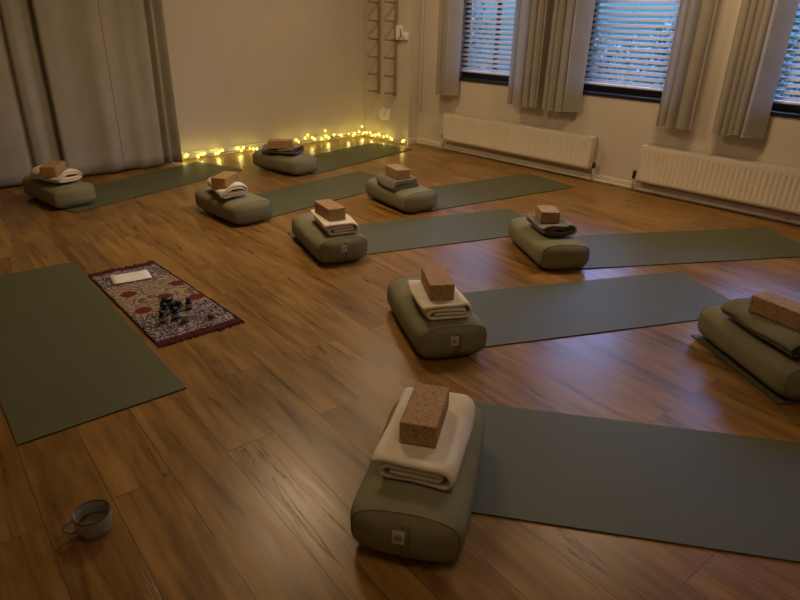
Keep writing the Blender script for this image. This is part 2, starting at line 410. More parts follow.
# ------------------------------------------------------------------ curtains
def drape(y0, y1, zb, folds, label, seed, amp=.035, flare=.03, flap=0):
    """floor-length cloth at a window, hung from the ceiling rail in round folds; y0<y1"""
    rnd = random.Random(seed); ph = rnd.random()*6
    bm = bmesh.new(); nu, nv = folds*14+1, 22
    w = (y1-y0)
    offs = [rnd.uniform(-.25, .25) for _ in range(folds+2)]
    def fn(i, j):
        t = i/(nu-1); zf = j/(nv-1); z = zb + (CZ-.03-zb)*zf
        k = max(0, (t-flap)/(1-flap))*folds; kk = k + .26*(math.sin(k*1.3+ph)-math.sin(ph))
        c = math.cos(2*PI*kk)
        a = amp*(1+.25*math.sin(k*2.1+ph*2))*(.8+.2*(1-zf))
        x = -a*(math.copysign(abs(c)**.9, c))
        y = y0 + w*t + .32*(w/folds)*math.sin(2*PI*kk)*.55
        y = (y1+y0)/2 + (y-(y1+y0)/2)*(1+flare*(1-zf))
        if t < flap:                      # the free edge swings back toward the glass
            x = -a + (flap-t)/flap*.105; y = y0+w*t
        x += .006*nz(t*4, z*1.2, seed); y += .006*nz(t*3+9, z*1.1, seed)
        return (5.352+x, y, z + (.006*math.sin(k*4+ph) if j == 0 else 0))
    grid(bm, nu, nv, fn)
    t = thing('window_curtain', label, 'curtain', (5.36, (y0+y1)/2, zb), 0, 'window curtains')
    bmesh.ops.translate(bm, verts=bm.verts[:], vec=(-5.36, -(y0+y1)/2, -zb))
    obj('cloth', bm, M['drape'], t)
    bm = bmesh.new()
    pts = [fn(i, 0) for i in range(nu)]
    pts = [(p[0]-5.36, p[1]-(y0+y1)/2, p[2]-zb+.002) for p in pts]
    tube(bm, pts, .0035, 6)
    obj('hem', bm, M['drape'], t)
drape(4.775, 5.05, .625, 3, 'narrow linen curtain beside the corner pier, left of the first window', 1, .028, flap=.42)
drape(3.67, 4.03, .625, 4, 'linen curtain at the near side of the window closest to the corner', 2, .032)
drape(3.23, 3.615, .620, 4, 'linen curtain at the far side of the middle window', 3, .032, flap=.30)
drape(2.13, 2.44, .615, 4, 'linen curtain at the near side of the middle window, above the fluted radiator', 4, .036)
drape(1.60, 1.95, .620, 4, 'linen curtain beside the window at the right edge, bluish light along its edge', 5, .034, flap=.32)

def full_curtain(prof, z0, label, seam=None):
    """prof: (x, y) hem outline; hangs straight to the ceiling rail"""
    P = []
    for (p, q) in zip(prof, prof[1:]):
        n = 8
        for s in range(n): P.append((p[0]+(q[0]-p[0])*s/n, p[1]+(q[1]-p[1])*s/n))
    P.append(prof[-1])
    for _ in range(5): P = [P[0]] + [((a[0]+2*b[0]+c[0])/4, (a[1]+2*b[1]+c[1])/4) for a, b, c in zip(P, P[1:], P[2:])] + [P[-1]]
    xm, ym = sum(p[0] for p in P)/len(P), sum(p[1] for p in P)/len(P)
    t = thing('long_curtain', label, 'curtain', (xm, ym, z0), 0, 'full length curtains')
    bm = bmesh.new(); nv = 26
    def fn(i, j):
        x, y = P[i]; zf = j/(nv-1); z = z0+(CZ-.03-z0)*zf
        y += .016*nz(x*5, z*.6, 3) + .03*(1-.5*zf)*nz(x*4.2, z*.4, 8) - .03
        x += .01*nz(x*3, z*.7, 5)
        return (x-xm, y-ym, z-z0 + ((.008+.012*nz(x*4, 0, 2)) if j == 0 else 0))
    grid(bm, len(P), nv, fn)
    cl = obj('cloth', bm, M['curtain'], t); md = cl.modifiers.new('solid', 'SOLIDIFY'); md.thickness = .003
    obj('hem', tubebm([Vector(fn(i, 0))+Vector((0, -.002, .03)) for i in range(len(P))], .002, 5), M['curtain'], t)
    if seam is not None:
        i = min(range(len(P)), key=lambda k: abs(P[k][0]-seam))
        obj('seam', tubebm([Vector(fn(i, j))+Vector((0, -.002, 0)) for j in range(nv)], .0025, 5), M['grey'], t)
full_curtain([(.55, 6.14), (.70, 6.06), (.86, 6.16), (1.02, 6.07), (1.20, 6.08), (1.36, 6.09), (1.395, 6.15), (1.41, 6.09), (1.47, 6.08), (1.54, 6.13), (1.60, 6.17), (1.65, 6.17)], .012,
             'long taupe curtain at the left edge, partly behind its wider neighbour')
full_curtain([(1.67, 6.165), (1.635, 6.11), (1.65, 6.075), (1.75, 6.07), (1.85, 6.095), (1.95, 6.085), (2.05, 6.06), (2.15, 6.085), (2.25, 6.105), (2.34, 6.085), (2.42, 6.095), (2.50, 6.085), (2.545, 6.09), (2.555, 6.15), (2.575, 6.16), (2.60, 6.09), (2.625, 6.085), (2.635, 6.15), (2.66, 6.165), (2.70, 6.10), (2.73, 6.08), (2.745, 6.17)], .012,
             'broad floor-length taupe curtain ending beside the bare wall with the fairy lights', seam=2.145)

# ------------------------------------------------------------------ peg rails and wall boxes on the pier
def peg_rail(y, label):
    t = thing('peg_rail', label, 'peg rail', (PX, y, .545), 0, 'wooden peg rails')
    obj('post', bx(-.028, 0, -.017, .017, 0, CZ-.03-.545), M['wood'], t, bevel=.004)
    for k in range(8):
        z = .03+k*.196
        p = obj('peg', tubebm([(-.02, 0, z), (-.09, .014, z+.004), (-.155, .026, z+.010)], [.014, .013, .014], 10), M['wood'], t)
for y, w in ((5.965, 'upright wooden rail with projecting pegs, the one nearer the room corner'), (5.675, 'upright wooden rail with projecting pegs, the one nearer the windows')):
    peg_rail(y, w)
t = thing('wall_switch', 'stepped white switch box on the pier beside the wooden peg rails', 'switch', (PX, 5.562, 1.245))
obj('casing', bx(-.045, 0, .01, .085, -.075, .078), M['white'], t, bevel=.006)
obj('base_plate', bx(-.028, 0, -.09, .012, -.075, .012), M['white'], t, bevel=.006)
obj('rocker', bx(-.034, -.026, -.07, -.02, -.055, -.008), M['white'], t, bevel=.003)
obj('cable', tubebm([(-.03, .03, .05), (-.05, .0, .04), (-.05, -.012, -.01), (-.047, .005, -.05), (-.044, .03, -.06)], .007, 8), M['grey'], t)
t = thing('wall_socket', 'white wall socket with a plug in it, low on the pier', 'socket', (PX, 5.827, .317))
obj('plate', bx(-.025, 0, -.07, .07, -.07, .07), M['white'], t, bevel=.006)
obj('plug', bx(-.07, -.022, .015, .07, -.045, .055), M['white'], t, bevel=.01)
obj('switch_panel', bx(-.045, -.022, -.07, -.025, -.045, .01), M['white'], t, bevel=.006)
obj('plug_cord', tubebm([(-.06, .045, -.04), (-.062, .06, -.12), (-.03, .08, -.22), (-.03, .09, -.29)], .003, 6), M['white'], t)

# ------------------------------------------------------------------ fairy lights
t = thing('string_lights', 'string of small yellow fairy lights along the foot of the bare end wall', 'fairy lights', (4.0, 6.2, 0))
XY = []
def along(s):
    """path on the floor: along the end wall then along the pier"""
    L1 = 5.27-2.80
    if s < L1: return Vector((2.80+s, 6.215, 0)), Vector((0, -1, 0))
    return Vector((5.265, 6.215-(s-L1), 0)), Vector((-1, 0, 0))
pts = []; bulbs = []
rnd = random.Random(5)
S = 5.27-2.80+.79
s = 0
while s <= S:
    p, nrm = along(s); wob = .5+.5*math.sin(s*19)
    zz = .028+.05*max(0, math.sin(s*7.3+1))*wob
    if s > 1.5: zz += .012
    q = p+Vector((0, 0, zz))+nrm*(.012*math.sin(s*31))
    pts.append(q-Vector((4, 6.2, 0))); s += .02
obj('wire', tubebm(pts, .0025, 5), M['wire'], t)
S1 = [.03, .05, .17, .20, .23, .26, .37, .40, .43, .46, .62, .65, .68, .71, .80, .84, .88, .98, 1.06, 1.2, 1.33, 1.42, 1.46, 1.55, 1.64, 1.68, 1.78, 1.86, 1.90, 1.98, 2.07, 2.11, 2.20, 2.27, 2.31, 2.38, 2.43, 2.50, 2.56, 2.60, 2.66, 2.73, 2.77, 2.80, 2.86, 2.95, 2.99, 3.03, 3.22, 3.245]
for s in S1:
    p, nrm = along(s)
    z = rnd.uniform(.022, .058) + (.012 if s > 1.4 else 0)
    q = p+Vector((0, 0, z))+nrm*rnd.uniform(0, .028)-Vector((4, 6.2, 0))
    bulbs.append((q, rnd.uniform(.012, .0165)))
for (x, z) in ((4.661, .125), (5.25, .122), (4.40, .10)): bulbs.append((Vector((x-4, 6.225-6.2, z)), .013))
for q, r in bulbs:
    bm = bmesh.new(); bmesh.ops.create_icosphere(bm, subdivisions=2, radius=r)
    bmesh.ops.scale(bm, verts=bm.verts[:], vec=(1, 1, 1.25)); bmesh.ops.translate(bm, verts=bm.verts[:], vec=q)
    obj('bulb', bm, M['bulb'], t)

for q, r in bulbs[:-3:4]:
    l = bpy.data.lights.new('fairy_glow', 'POINT'); l.energy = .22; l.color = (1, .82, .2); l.shadow_soft_size = .02
    lo = bpy.data.objects.new('fairy_glow', l); C.objects.link(lo); lo.location = Vector(q)+Vector((4, 6.2, 0))+Vector((-.04, -.04, .015))

# ------------------------------------------------------------------ yoga mats
MW, ML, MT = .61, 1.83, .0055
def yoga_mat(start, ang, label, L=ML, seed=0):
    a = R(ang)
    bm = bmesh.new(); nu, nv = 34, 12
    def h(u, v):
        e = min(u, 1-u); return .0012*max(0, nz(u*5+seed, v*2.5, seed)) + (.003*max(0, 1-e/.02)*max(0, nz(v*4, seed, 1)) if e < .02 else 0)
    T = [[None]*nv for _ in range(nu)]; B = [[None]*nv for _ in range(nu)]
    for i in range(nu):
        for j in range(nv):
            u, v = i/(nu-1), j/(nv-1)
            if i == 1: u = .004
            if i == nu-2: u = .996
            x, y = L*u, MW*(v-.5)
            T[i][j] = bm.verts.new((x, y, MT+h(u, v))); B[i][j] = bm.verts.new((x, y, .0002))
    for i in range(nu-1):
        for j in range(nv-1):
            bm.faces.new((T[i][j], T[i+1][j], T[i+1][j+1], T[i][j+1])); bm.faces.new((B[i][j], B[i][j+1], B[i+1][j+1], B[i+1][j]))
    side = []
    for i in range(nu-1):
        side.append(bm.faces.new((B[i][0], B[i+1][0], T[i+1][0], T[i][0]))); side.append(bm.faces.new((T[i][nv-1], T[i+1][nv-1], B[i+1][nv-1], B[i][nv-1])))
    for j in range(nv-1):
        side.append(bm.faces.new((B[0][j+1], B[0][j], T[0][j], T[0][j+1]))); side.append(bm.faces.new((B[nu-1][j], B[nu-1][j+1], T[nu-1][j+1], T[nu-1][j])))
    for f in side: f.material_index = 1
    o = obj('yoga_mat', bm, [M['mat'], M['matedge']], smooth=False, loc=(*start, 0), rot=(0, 0, a))
    return tag(o, label, 'yoga mat', 'sage green yoga mats')

# ------------------------------------------------------------------ bolsters
BL, BW, BH = .66, .332, .168
def bolster(c, ang, label, seed, tagged=False, L=BL, W=BW, H=BH):
    """rectangular cushion; local y is its long axis pointing away from the viewer, the end panel toward the viewer is at -y"""
    t = thing('bolster', label, 'bolster', (c[0], c[1], c[2] if len(c) > 2 else 0), R(ang-90), 'bolsters at the heads of the mats')
    n = 3.5; NS = 60
    def sec(th, s):
        cx, cz = math.cos(th), math.sin(th)
        x = W/2*math.copysign(abs(cx)**(2/n), cx); z = H/2*math.copysign(abs(cz)**(2/n), cz)
        return x*s, z*s
    jn = L/2-.032
    def shape(x, y, z, k=1):
        zz = z+H/2
        zz = max(.0012, zz*1.0)
        w = .006*nz(x*7+seed, y*7, z*7)+.003*nz(x*17, y*17+seed, z*17)
        fx = 1+w*4; 
        sag = -.006*math.exp(-((y/.14)**2))*(1 if z > 0 else 0)
        bulge = 1+.03*math.cos(PI*y/L)
        return (x*fx*bulge, y+.004*nz(x*9, z*9, seed), zz+(w*.8 if z > -H*.3 else 0)+sag)
    us = [-1, -.985, -.96, -.92, -.85, -.75, -.6, -.45, -.3, -.15, 0, .15, .3, .45, .6, .75, .85, .92, .96, .985, 1]
    def scl(u):
        e = 1-abs(u)
        return 1 - .075*max(0, 1-e/.15)**2.2
    bm = bmesh.new()
    grid(bm, NS, len(us), lambda i, j: shape(*(lambda p: (p[0], jn*us[j], p[1]))(sec(2*PI*i/NS, scl(us[j])))), wrap_u=True)
    obj('cover', bm, M['bolster'], t)
    for sgn in (-1, 1):
        bm = bmesh.new(); rr = [1, .97, .92, .82, .65, .45, .25, .1]
        def cap(i, j):
            s = rr[j]; x, z = sec(2*PI*i/NS, scl(1)*s)
            return shape(x, sgn*(jn+.032*(1-s**3.2)), z)
        V = grid(bm, NS, len(rr), cap, wrap_u=True)
        bm.faces.new([V[i][len(rr)-1] for i in range(NS)])
        ep = obj('end_panel', bm, M['bolster'], t)
        bm = bmesh.new()
        tube(bm, [Vector(cap(i, 0))*1 for i in range(NS)], .0022, 6, closed=True)
        obj('piping', bm, M['piping'], t)
        if sgn < 0:
            def onface(x, zf):            # a point just proud of the end panel
                zz = (zf-.5)*H*.8
                sx = min(1, abs(x)/(W/2*scl(1))); sz = min(1, abs(zz)/(H/2*scl(1)))
                s = (sx**n+sz**n)**(1/n)
                p = shape(x, -(jn+.032*(1-s**3.2)), zz); return Vector((p[0], p[1]-.0015, p[2]))
            if tagged:
                bm = bmesh.new()
                V = grid(bm, 4, 12, lambda i, j: onface(-.002+.024*i/3, .06+.9*j/11))
                st = obj('handle_strap', bm, M['piping'], t); md = st.modifiers.new('s', 'SOLIDIFY'); md.thickness = .003; md.offset = 0
                bm = bmesh.new()
                q = lambda x, z: onface(x, z)+Vector((0, -.0022, 0))
                grid(bm, 4, 5, lambda i, j: q(-.028+.036*i/3, .50+.32*j/4))
                tg = obj('brand_tag', bm, M['tag'], t); tg['label'] = 'small pale cloth tag with a dark printed mark'
                bm = bmesh.new()
                for (xa, xb, za, zb) in ((-.021, -.0190, .58, .73), (-.0165, -.0145, .57, .75), (-.012, -.0100, .59, .76), (-.0075, -.0055, .57, .74), (-.003, -.001, .58, .72), (-.0205, -.0015, .645, .665)):
                    P4 = [q(xa, za), q(xb, za), q(xb, zb), q(xa, zb)]
                    bm.faces.new([bm.verts.new(p+Vector((0, -.0012, 0))) for p in P4])
                obj('tag_mark', bm, M['ink'], tg, smooth=False)
    return t

# ------------------------------------------------------------------ folded blankets
def fold_spiral(w, lay, g):
    """four layers: over the top, round the right fold, back underneath, up the left fold and in again"""
    z = [g*(k+.5) for k in range(4)]; hw = w/2
    P = []
    def arc(cx, cz, r, a0, a1, n=9):
        for k in range(n): a = a0+(a1-a0)*k/(n-1); P.append((cx+r*math.cos(a), cz+r*math.sin(a)))
    def line(x0, x1, zz, n=14):
        for k in range(n): P.append((x0+(x1-x0)*k/(n-1), zz))
    r1 = (z[3]-z[0])/2; r2 = (z[2]-z[0])/2; r3 = (z[2]-z[1])/2
    line(-hw, hw-r1-.002, z[3]); arc(hw-r1, z[0]+r1, r1, PI/2, -PI/2)
    line(hw-r1-.002, -hw+.03+r2, z[0]); arc(-hw+.025+r2, z[0]+r2, r2, -PI/2, -3*PI/2)
    line(-hw+.03+r2, hw-.034-r3, z[2]); arc(hw-.032-r3, z[1]+r3, r3, PI/2, -PI/2, 7)
    line(hw-.036-r3, -hw+.055, z[1])
    return P
def fold_roll(w, lay, g):
    """loosely rolled: flattened coil with round right side"""
    P = []; turns = 2.15; n = 90
    H = g*4
    for k in range(n):
        f = k/(n-1); a = PI*.9 - 2*PI*turns*f
        sh = 1-f*turns/(turns+.35)
        b = (H/2-g*.5)*sh; aa = (w/2-g*.5) - (H/2-g*.5)*(1-sh)*1.2
        ca, sa = math.cos(a), math.sin(a)
        P.append((aa*math.copysign(abs(ca)**.8, ca), H/2+b*math.copysign(abs(sa)**.65, sa)))
    return P
def fold_stack(w, lay, g):
    """zigzag stack of layers with folds at both sides"""
    P = []; hw = w/2; m = 5; gg = g*4/m
    for k in range(m):
        z = gg*(k+.5); x0, x1 = (-hw, hw-gg*.6) if k % 2 == 0 else (hw, -hw+gg*.6)
        sg = 1 if k % 2 == 0 else -1
        ins = .008*(k % 3)
        for q in range(14): P.append((-sg*(hw-gg*.6-ins) + sg*2*(hw-gg*.6-ins)*q/13, z))
        if k < m-1:
            for q in range(1, 7): a = -PI/2+PI*q/7; P.append((sg*(hw-gg*.6-ins+gg*.5*math.cos(a)), z+gg/2+gg/2*math.sin(a)))
    return P

def blanket(c, ang, L, w, mat, label, seed, kind='spiral', g=.020, edge=None, base=BH, under=None, press=None, sink=.08, group='folded blankets'):
    t = thing('folded_blanket', label, 'blanket', (c[0], c[1], base), R(ang-90), group)
    P = dict(spiral=fold_spiral, roll=fold_roll, stack=fold_stack)[kind](w, 4, g)
    th = dict(spiral=g*.82, roll=g*.56, stack=g*.68)[kind]
    P = [Vector((p[0], 0, p[1])) for p in P]
    NL = len(P); nrm = []
    for i in range(NL):
        d = (P[min(NL-1, i+1)]-P[max(0, i-1)]).normalized(); nrm.append(Vector((-d.z, 0, d.x)))
    ring = [P[i]+nrm[i]*th/2 for i in range(NL)] + [P[-1]+(P[-1]-P[-2]).normalized()*th*.4] + [P[i]-nrm[i]*th/2 for i in range(NL-1, -1, -1)] + [P[0]+(P[0]-P[1]).normalized()*th*.4]
    NR = len(ring); NY = 22
    ca, sa = math.cos(R(ang-90)), math.sin(R(ang-90))
    def surf(x, y):
        """height of the bolster under this point of the blanket"""
        wx, wy = c[0]+ca*x-sa*y, c[1]+sa*x+ca*y
        h = under.ray_cast(Vector((wx, wy, 1)), Vector((0, 0, -1)))[0]
        return max(h.z if h else 0, BH-.055)-base
    bx_, by_ = press[0][0]-c[0], press[0][1]-c[1]
    bx_, by_ = ca*bx_+sa*by_, -sa*bx_+ca*by_
    pa = R(press[1]-ang+90); hc = surf(bx_, by_)
    def idx(k): return k if k < NL else (NL-1 if k == NL else (2*NL-k if k < NR-1 else 0))
    bm = bmesh.new()
    def fn(k, j):
        p = ring[k]; v = j/(NY-1); y = L*(v-.5)
        f = idx(k)/(NL-1)
        y += (1 if v > .5 else -1)*.010*nz(f*3.3, seed*2.1, 4)*abs(2*v-1)**3
        e = max(0, abs(2*v-1)-.8)/.2
        x = p.x*(1-.02*e)
        top = p.z/(g*4)
        x += .007*nz(y*6, seed, top*.6) + .012*nz(y*2.5, seed+5, 0)
        dx, dy = x-bx_, y-by_
        lx, ly = math.cos(pa)*dx+math.sin(pa)*dy, -math.sin(pa)*dx+math.cos(pa)*dy
        rr = max(abs(lx)/.114, abs(ly)/.057); flat = max(0, min(1, 1-(rr-1.16)/.75))     # 1 under the brick, fading out round it
        flat = flat*flat*(3-2*flat)
        z = p.z*(1-.10*e*e*(1-flat)-flat*sink) + top*(1-flat)*(.006*nz(x*9, y*9, seed)+.004*nz(x*24, y*24, seed)+.004)
        hs = surf(x, y)
        return (x, y, z+.002+hs*(1-top*flat)+hc*top*flat)
    V = grid(bm, NR, NY, fn, wrap_u=True)
    for j in (0, NY-1):
        for i in range(NL-1):
            a, b_, c_, d_ = V[i][j], V[i+1][j], V[NR-2-i-1][j], V[NR-2-i][j]
            bm.faces.new((a, b_, c_, d_))
        bm.faces.new((V[NL-1][j], V[NL][j], V[NL+1][j])); bm.faces.new((V[0][j], V[NR-2][j], V[NR-1][j]))
    def inside(v):
        dx, dy = v.co.x-bx_, v.co.y-by_
        return abs(math.cos(pa)*dx+math.sin(pa)*dy) < .128 and abs(-math.sin(pa)*dx+math.cos(pa)*dy) < .07
    zt = max(v.co.z for v in bm.verts if inside(v))+base
    cl = obj('cloth', bm, mat, t, subsurf=1)
    if edge:                               # stitched border along the end the viewer sees
        bm = bmesh.new()
        tube(bm, [Vector(fn(i, 0))+Vector((0, -.001, .0)) for i in range(0, NL)], .0022, 5)
        obj('border', bm, edge, t)
    return zt

# ------------------------------------------------------------------ cork bricks
_b = bmesh.new(); box(_b, -.114, .114, -.057, .057, 0, .076)
bmesh.ops.bevel(_b, geom=_b.edges[:], offset=.005, segments=3, affect='EDGES', profile=.6)
def brick(c, ang, label, z):
    o = obj('cork_block', _b.copy(), M['cork'], loc=(c[0], c[1], z), rot=(0, 0, R(ang)), smooth=False)
    o.rotation_euler.x = 0
    return tag(o, label, 'yoga block', 'cork yoga blocks')

# (mat start, mat angle, bolster centre, bolster angle, tag, blanket (centre, angle, L, W, mat, fold), brick (centre, angle))
cr, gw, ow, de = M['cream'], M['greywool'], M['olivewool'], M['darkedge']
SETS = [
 # nearest the viewer
 dict(mat=((1.346, 1.226), -54.0, 'sage green yoga mat running off the lower right, nearest the viewer'),
      bol=((1.195, 1.095), 33.5, 'olive bolster nearest the viewer, pale tag on its front end', True),
      bla=((1.18, 1.09), 31, .40, .24, cr, 'spiral', None, 'cream blanket folded square on the bolster nearest the viewer'),
      bri=((1.184, 1.10), 33, 'speckled cork block on the blanket nearest the viewer')),
 dict(mat=((1.98, 1.95), -27.0, 'sage green yoga mat in the middle, its far end by the half-seen bolster'),
      bol=((2.03, 1.88), 62, 'olive bolster with pale tag, at the head of the mat just beyond the nearest', True),
      bla=((1.965, 1.785), 58, .33, .225, cr, 'spiral', None, 'cream folded blanket on the second-nearest tagged bolster'),
      bri=((1.975, 1.80), 55, 'cork block lying lengthways on the cream blanket at the picture centre')),
 dict(mat=((3.46, 2.08), -32.0, 'sage green yoga mat reaching toward the fluted radiator at the right'),
      bol=((3.385, 2.145), 57, 'plain olive bolster in the right middle, under a grey blanket folded loose', False),
      bla=((3.35, 2.10), 58, .30, .25, gw, 'roll', de, 'dark grey blanket folded in a loose coil, on the right middle bolster'),
      bri=((3.355, 2.13), 47, 'cork block on the loosely coiled dark grey blanket, right middle')),
 dict(mat=((2.21, 3.28), -20.0, 'sage green yoga mat at the centre, poking out on both sides of its tagged bolster'),
      bol=((2.345, 3.15), 72, 'olive bolster with small tag, third of the tagged ones from the viewer', True),
      bla=((2.325, 3.04), 69, .37, .215, cr, 'spiral', None, 'cream folded blanket on the farthest of the tagged bolsters'),
      bri=((2.31, 3.06), 77, 'cork block set askew on the cream blanket on the farthest tagged bolster')),
 dict(mat=((3.37, 3.63), -10.5, 'sage green yoga mat pointing at the radiator beside the corner pier'),
      bol=((3.46, 3.64), 80, 'grey-olive bolster with a stacked grey blanket, behind the centre mat', False),
      bla=((3.405, 3.60), 78, .30, .23, gw, 'stack', None, 'grey blanket in a flat zigzag stack on the bolster behind the centre mat'),
      bri=((3.39, 3.585), 72, 'cork block on the zigzag stack of grey blanket')),
 dict(mat=((2.26, 4.229), 6.5, 'sage green yoga mat in the second row from the fairy lights', 1.71),
      bol=((2.24, 4.21), 90, 'olive bolster left of the centre, under a short cream blanket, without a tag', False),
      bla=((2.20, 4.17), 82, .34, .235, cr, 'roll', None, 'cream blanket rolled short on the untagged bolster left of centre'),
      bri=((2.20, 4.19), 36, 'cork block set skew on the short cream blanket left of centre')),
 dict(mat=((3.43, 5.175), 11.0, 'sage green yoga mat nearest the room corner, along the fairy lights', 1.70),
      bol=((3.392, 5.235), 99, 'olive bolster in front of the fairy lights, under a grey coiled blanket', False),
      bla=((3.362, 5.185), 112, .36, .24, gw, 'roll', de, 'dark grey coiled blanket on the bolster in front of the fairy lights'),
      bri=((3.318, 5.145), 144, 'cork block on the grey blanket in front of the fairy lights')),
 dict(mat=((1.26, 5.25), 16.5, 'sage green yoga mat lying in front of the long taupe curtains', 1.80),
      bol=((1.375, 5.425), 96, 'olive bolster in front of the long taupe curtains, far left', False),
      bla=((1.355, 5.33), 110, .36, .25, cr, 'roll', None, 'cream rolled blanket on the bolster in front of the long curtains'),
      bri=((1.345, 5.30), 54, 'cork block on the cream rolled blanket by the long curtains')),
 dict(mat=((2.777, .71), -34.0, 'sage green yoga mat at the right edge, mostly hidden under its bolster'),
      bol=((2.935, .64), 55.5, 'olive bolster cut off by the right edge of the view', False),
      bla=((2.875, .60), 57, .44, .275, ow, 'roll', de, 'olive green blanket with dark edging on the bolster at the right edge'),
      bri=((2.875, .60), 76, 'cork block on the olive green blanket at the right edge')),
]
def top_of(t):
    """collision tree of a finished thing, in world space"""
    vs, ps = [], []
    bpy.context.view_layer.update()
    for o in t.children:
        k0 = len(vs); vs += [t.matrix_world @ v.co for v in o.data.vertices]; ps += [[k0+i for i in p.vertices] for p in o.data.polygons]
    return BVHTree.FromPolygons(vs, ps)
for k, d in enumerate(SETS):
    s, a, lab = d['mat'][:3]; yoga_mat(s, a, lab, L=d['mat'][3] if len(d['mat']) > 3 else ML, seed=k*3.1)
    (c, a, lab, tg) = d['bol']; bo = bolster((c[0]-.03*math.cos(R(a)), c[1]-.03*math.sin(R(a)), MT+.001), a, lab, k*5.3+1, tg)
    (bc, ba, blab) = d['bri']
    (c, a, L, w, m, kind, edge, lab) = d['bla']
    zt = blanket(c, a, L, w, m, lab, k*2.7+.5, kind, g=.029 if k in (5, 7) else .0245 if kind == 'roll' else .020, edge=edge, under=top_of(bo), press=(bc, ba), sink=.05 if k == 8 else .36 if k in (5, 7) else .26 if kind == 'roll' else .08)
    bk = brick(bc, ba, blab, zt+.0005)
    if k == 2: bk.scale = (.72, 1.06, .95)
yoga_mat((.685, 3.935), -94.0, 'olive green yoga mat alone at the left edge, beside the patterned cloth', L=1.77, seed=40)

# ------------------------------------------------------------------ patterned cloth with its small things
RC = Vector((1.159, 3.084)); 
rug_ang = math.atan2((3.658+3.582)/2-(2.554+2.542)/2, (.993+1.373)/2-(1.346+.924)/2)-PI/2
def to_rug(p): d = Vector((p[0]-RC.x, p[1]-RC.y)); c, s = math.cos(-rug_ang), math.sin(-rug_ang); return (c*d.x-s*d.y, s*d.x+c*d.y)
MED = [to_rug(p) for p in ((1.057, 3.22), (1.032, 2.972), (1.194, 3.068), (1.32, 3.197), (1.315, 2.957))]
t = thing('patterned_cloth', 'paisley printed cloth with maroon fringed ends laid on the floor beside the lone mat', 'cloth', (RC.x, RC.y, 0), rug_ang)
bm = bmesh.new(); nu, nv = 26, 60
def ripple(x, y): return .004+.0035*max(0, nz(x*9, y*7, 2))+.0025*abs(nz(x*22, y*19, 6))
def rug_pt(i, j, lift=0):
    u = i/(nu-1)*2-1; v = j/(nv-1)*2-1
    y = v*(RUG_L/2-.045)
    hw = .198+.012*(-v)+.005*nz(y*14, u, 3)
    x = u*hw - .008*v
    return (x, y+.010*nz(x*6, v, 9), ripple(x, y)+lift)
grid(bm, nu, nv, rug_pt)
cl = obj('printed_cloth', bm, rug_mat(MED), t); md = cl.modifiers.new('s', 'SOLIDIFY'); md.thickness = .002; md.offset = 1
for sg in (-1, 1):
    bm = bmesh.new(); rr = random.Random(11+sg)
    j = 0 if sg < 0 else nv-1
    # gathered maroon end band, then a ragged line of threads
    def band(i, k):
        p = rug_pt(min(nu-1, i//3) if i < 78 else nu-1, j); q = rug_pt(min(nu-1, i//3+1), j); f = (i % 3)/3
        x = p[0]+(q[0]-p[0])*f; y = p[1]+(q[1]-p[1])*f
        d = (-.008, .008, .022, .036, .046)[k]
        return (x*1.02, y+sg*(d+(.007*nz(x*30, k, sg) if k > 2 else 0)), .006+.004*abs(nz(x*38, k*.8, 4+sg))+(0 if k < 4 else -.003))
    grid(bm, 76, 5, band)
    for q in range(70):
        i = rr.uniform(0, 75); p = band(int(i), 3); ln = rr.uniform(.012, .03)
        dx = rr.uniform(-.012, .012)
        tube(bm, [(p[0], p[1], p[2]), (p[0]+dx*.5, p[1]+sg*ln*.6, .005), (p[0]+dx, p[1]+sg*ln, .003)], .0016, 4)
    obj('fringe', bm, M['fringe'], t)
bm = bmesh.new()
for sg in (-1, 1):
    tube(bm, [Vector(rug_pt(0 if sg < 0 else nu-1, j))+Vector((sg*.001, 0, .001)) for j in range(nv)], .0035, 5)
obj('selvedge', bm, M['darkedge'], t)

pc = ((1.034+1.244+1.282+1.082)/4, (3.429+3.397+3.529+3.573)/4)
bm = bmesh.new()
grid(bm, 8, 6, lambda i, j: ((i/7-.5)*.205, (j/5-.5)*.142, .0006+.002*(i/7-.5)**2*4))
pp = obj('paper_sheet', bm, M['paper'], loc=(pc[0]-.005, pc[1]-.045, .0105), rot=(0, 0, R(-11)))
md = pp.modifiers.new('s', 'SOLIDIFY'); md.thickness = .0006; md.offset = 1
tag(pp, 'blank white sheet of paper on the far end of the patterned cloth', 'paper')

CLZ = .0095
def bottle(p, r, h, label, cap=True, lying=None):
    t = thing('small_bottle', label, 'bottle', (p[0], p[1], CLZ), random.uniform(0, 6), 'little dark bottles')
    obj('glass', lathebm([(r*.8, 0), (r, .003), (r, h*.55), (r*.85, h*.64), (r*.45, h*.70), (r*.42, h*.76)], 18), M['bottle'], t)
    obj('label_band', lathebm([(r*1.02, h*.14), (r*1.03, h*.15), (r*1.03, h*.48), (r*1.02, h*.49)], 18, (0, 0, 0), False, False), M['label'], t)
    obj('cap', lathebm([(r*.6, h*.72), (r*.64, h*.73), (r*.62, h*.97), (r*.55, h)], 16), M['dark'], t)
bottle((1.095, 2.845), .020, .060, 'little dark bottle, second from the left of the cluster on the patterned cloth')
bottle((1.05, 2.775), .019, .058, 'little dark bottle at the left front of the cluster on the patterned cloth')
bottle((1.118, 2.775), .020, .056, 'little dark bottle in the front middle, just behind the pale cup')
bottle((1.162, 2.83), .024, .062, 'stouter dark bottle in the middle of the cluster on the patterned cloth')
bottle((1.218, 2.835), .018, .062, 'little dark bottle at the right end of the cluster on the patterned cloth')
t = thing('round_jar', 'large round black jar at the back of the cluster on the patterned cloth', 'jar', (1.137, 2.905, CLZ))
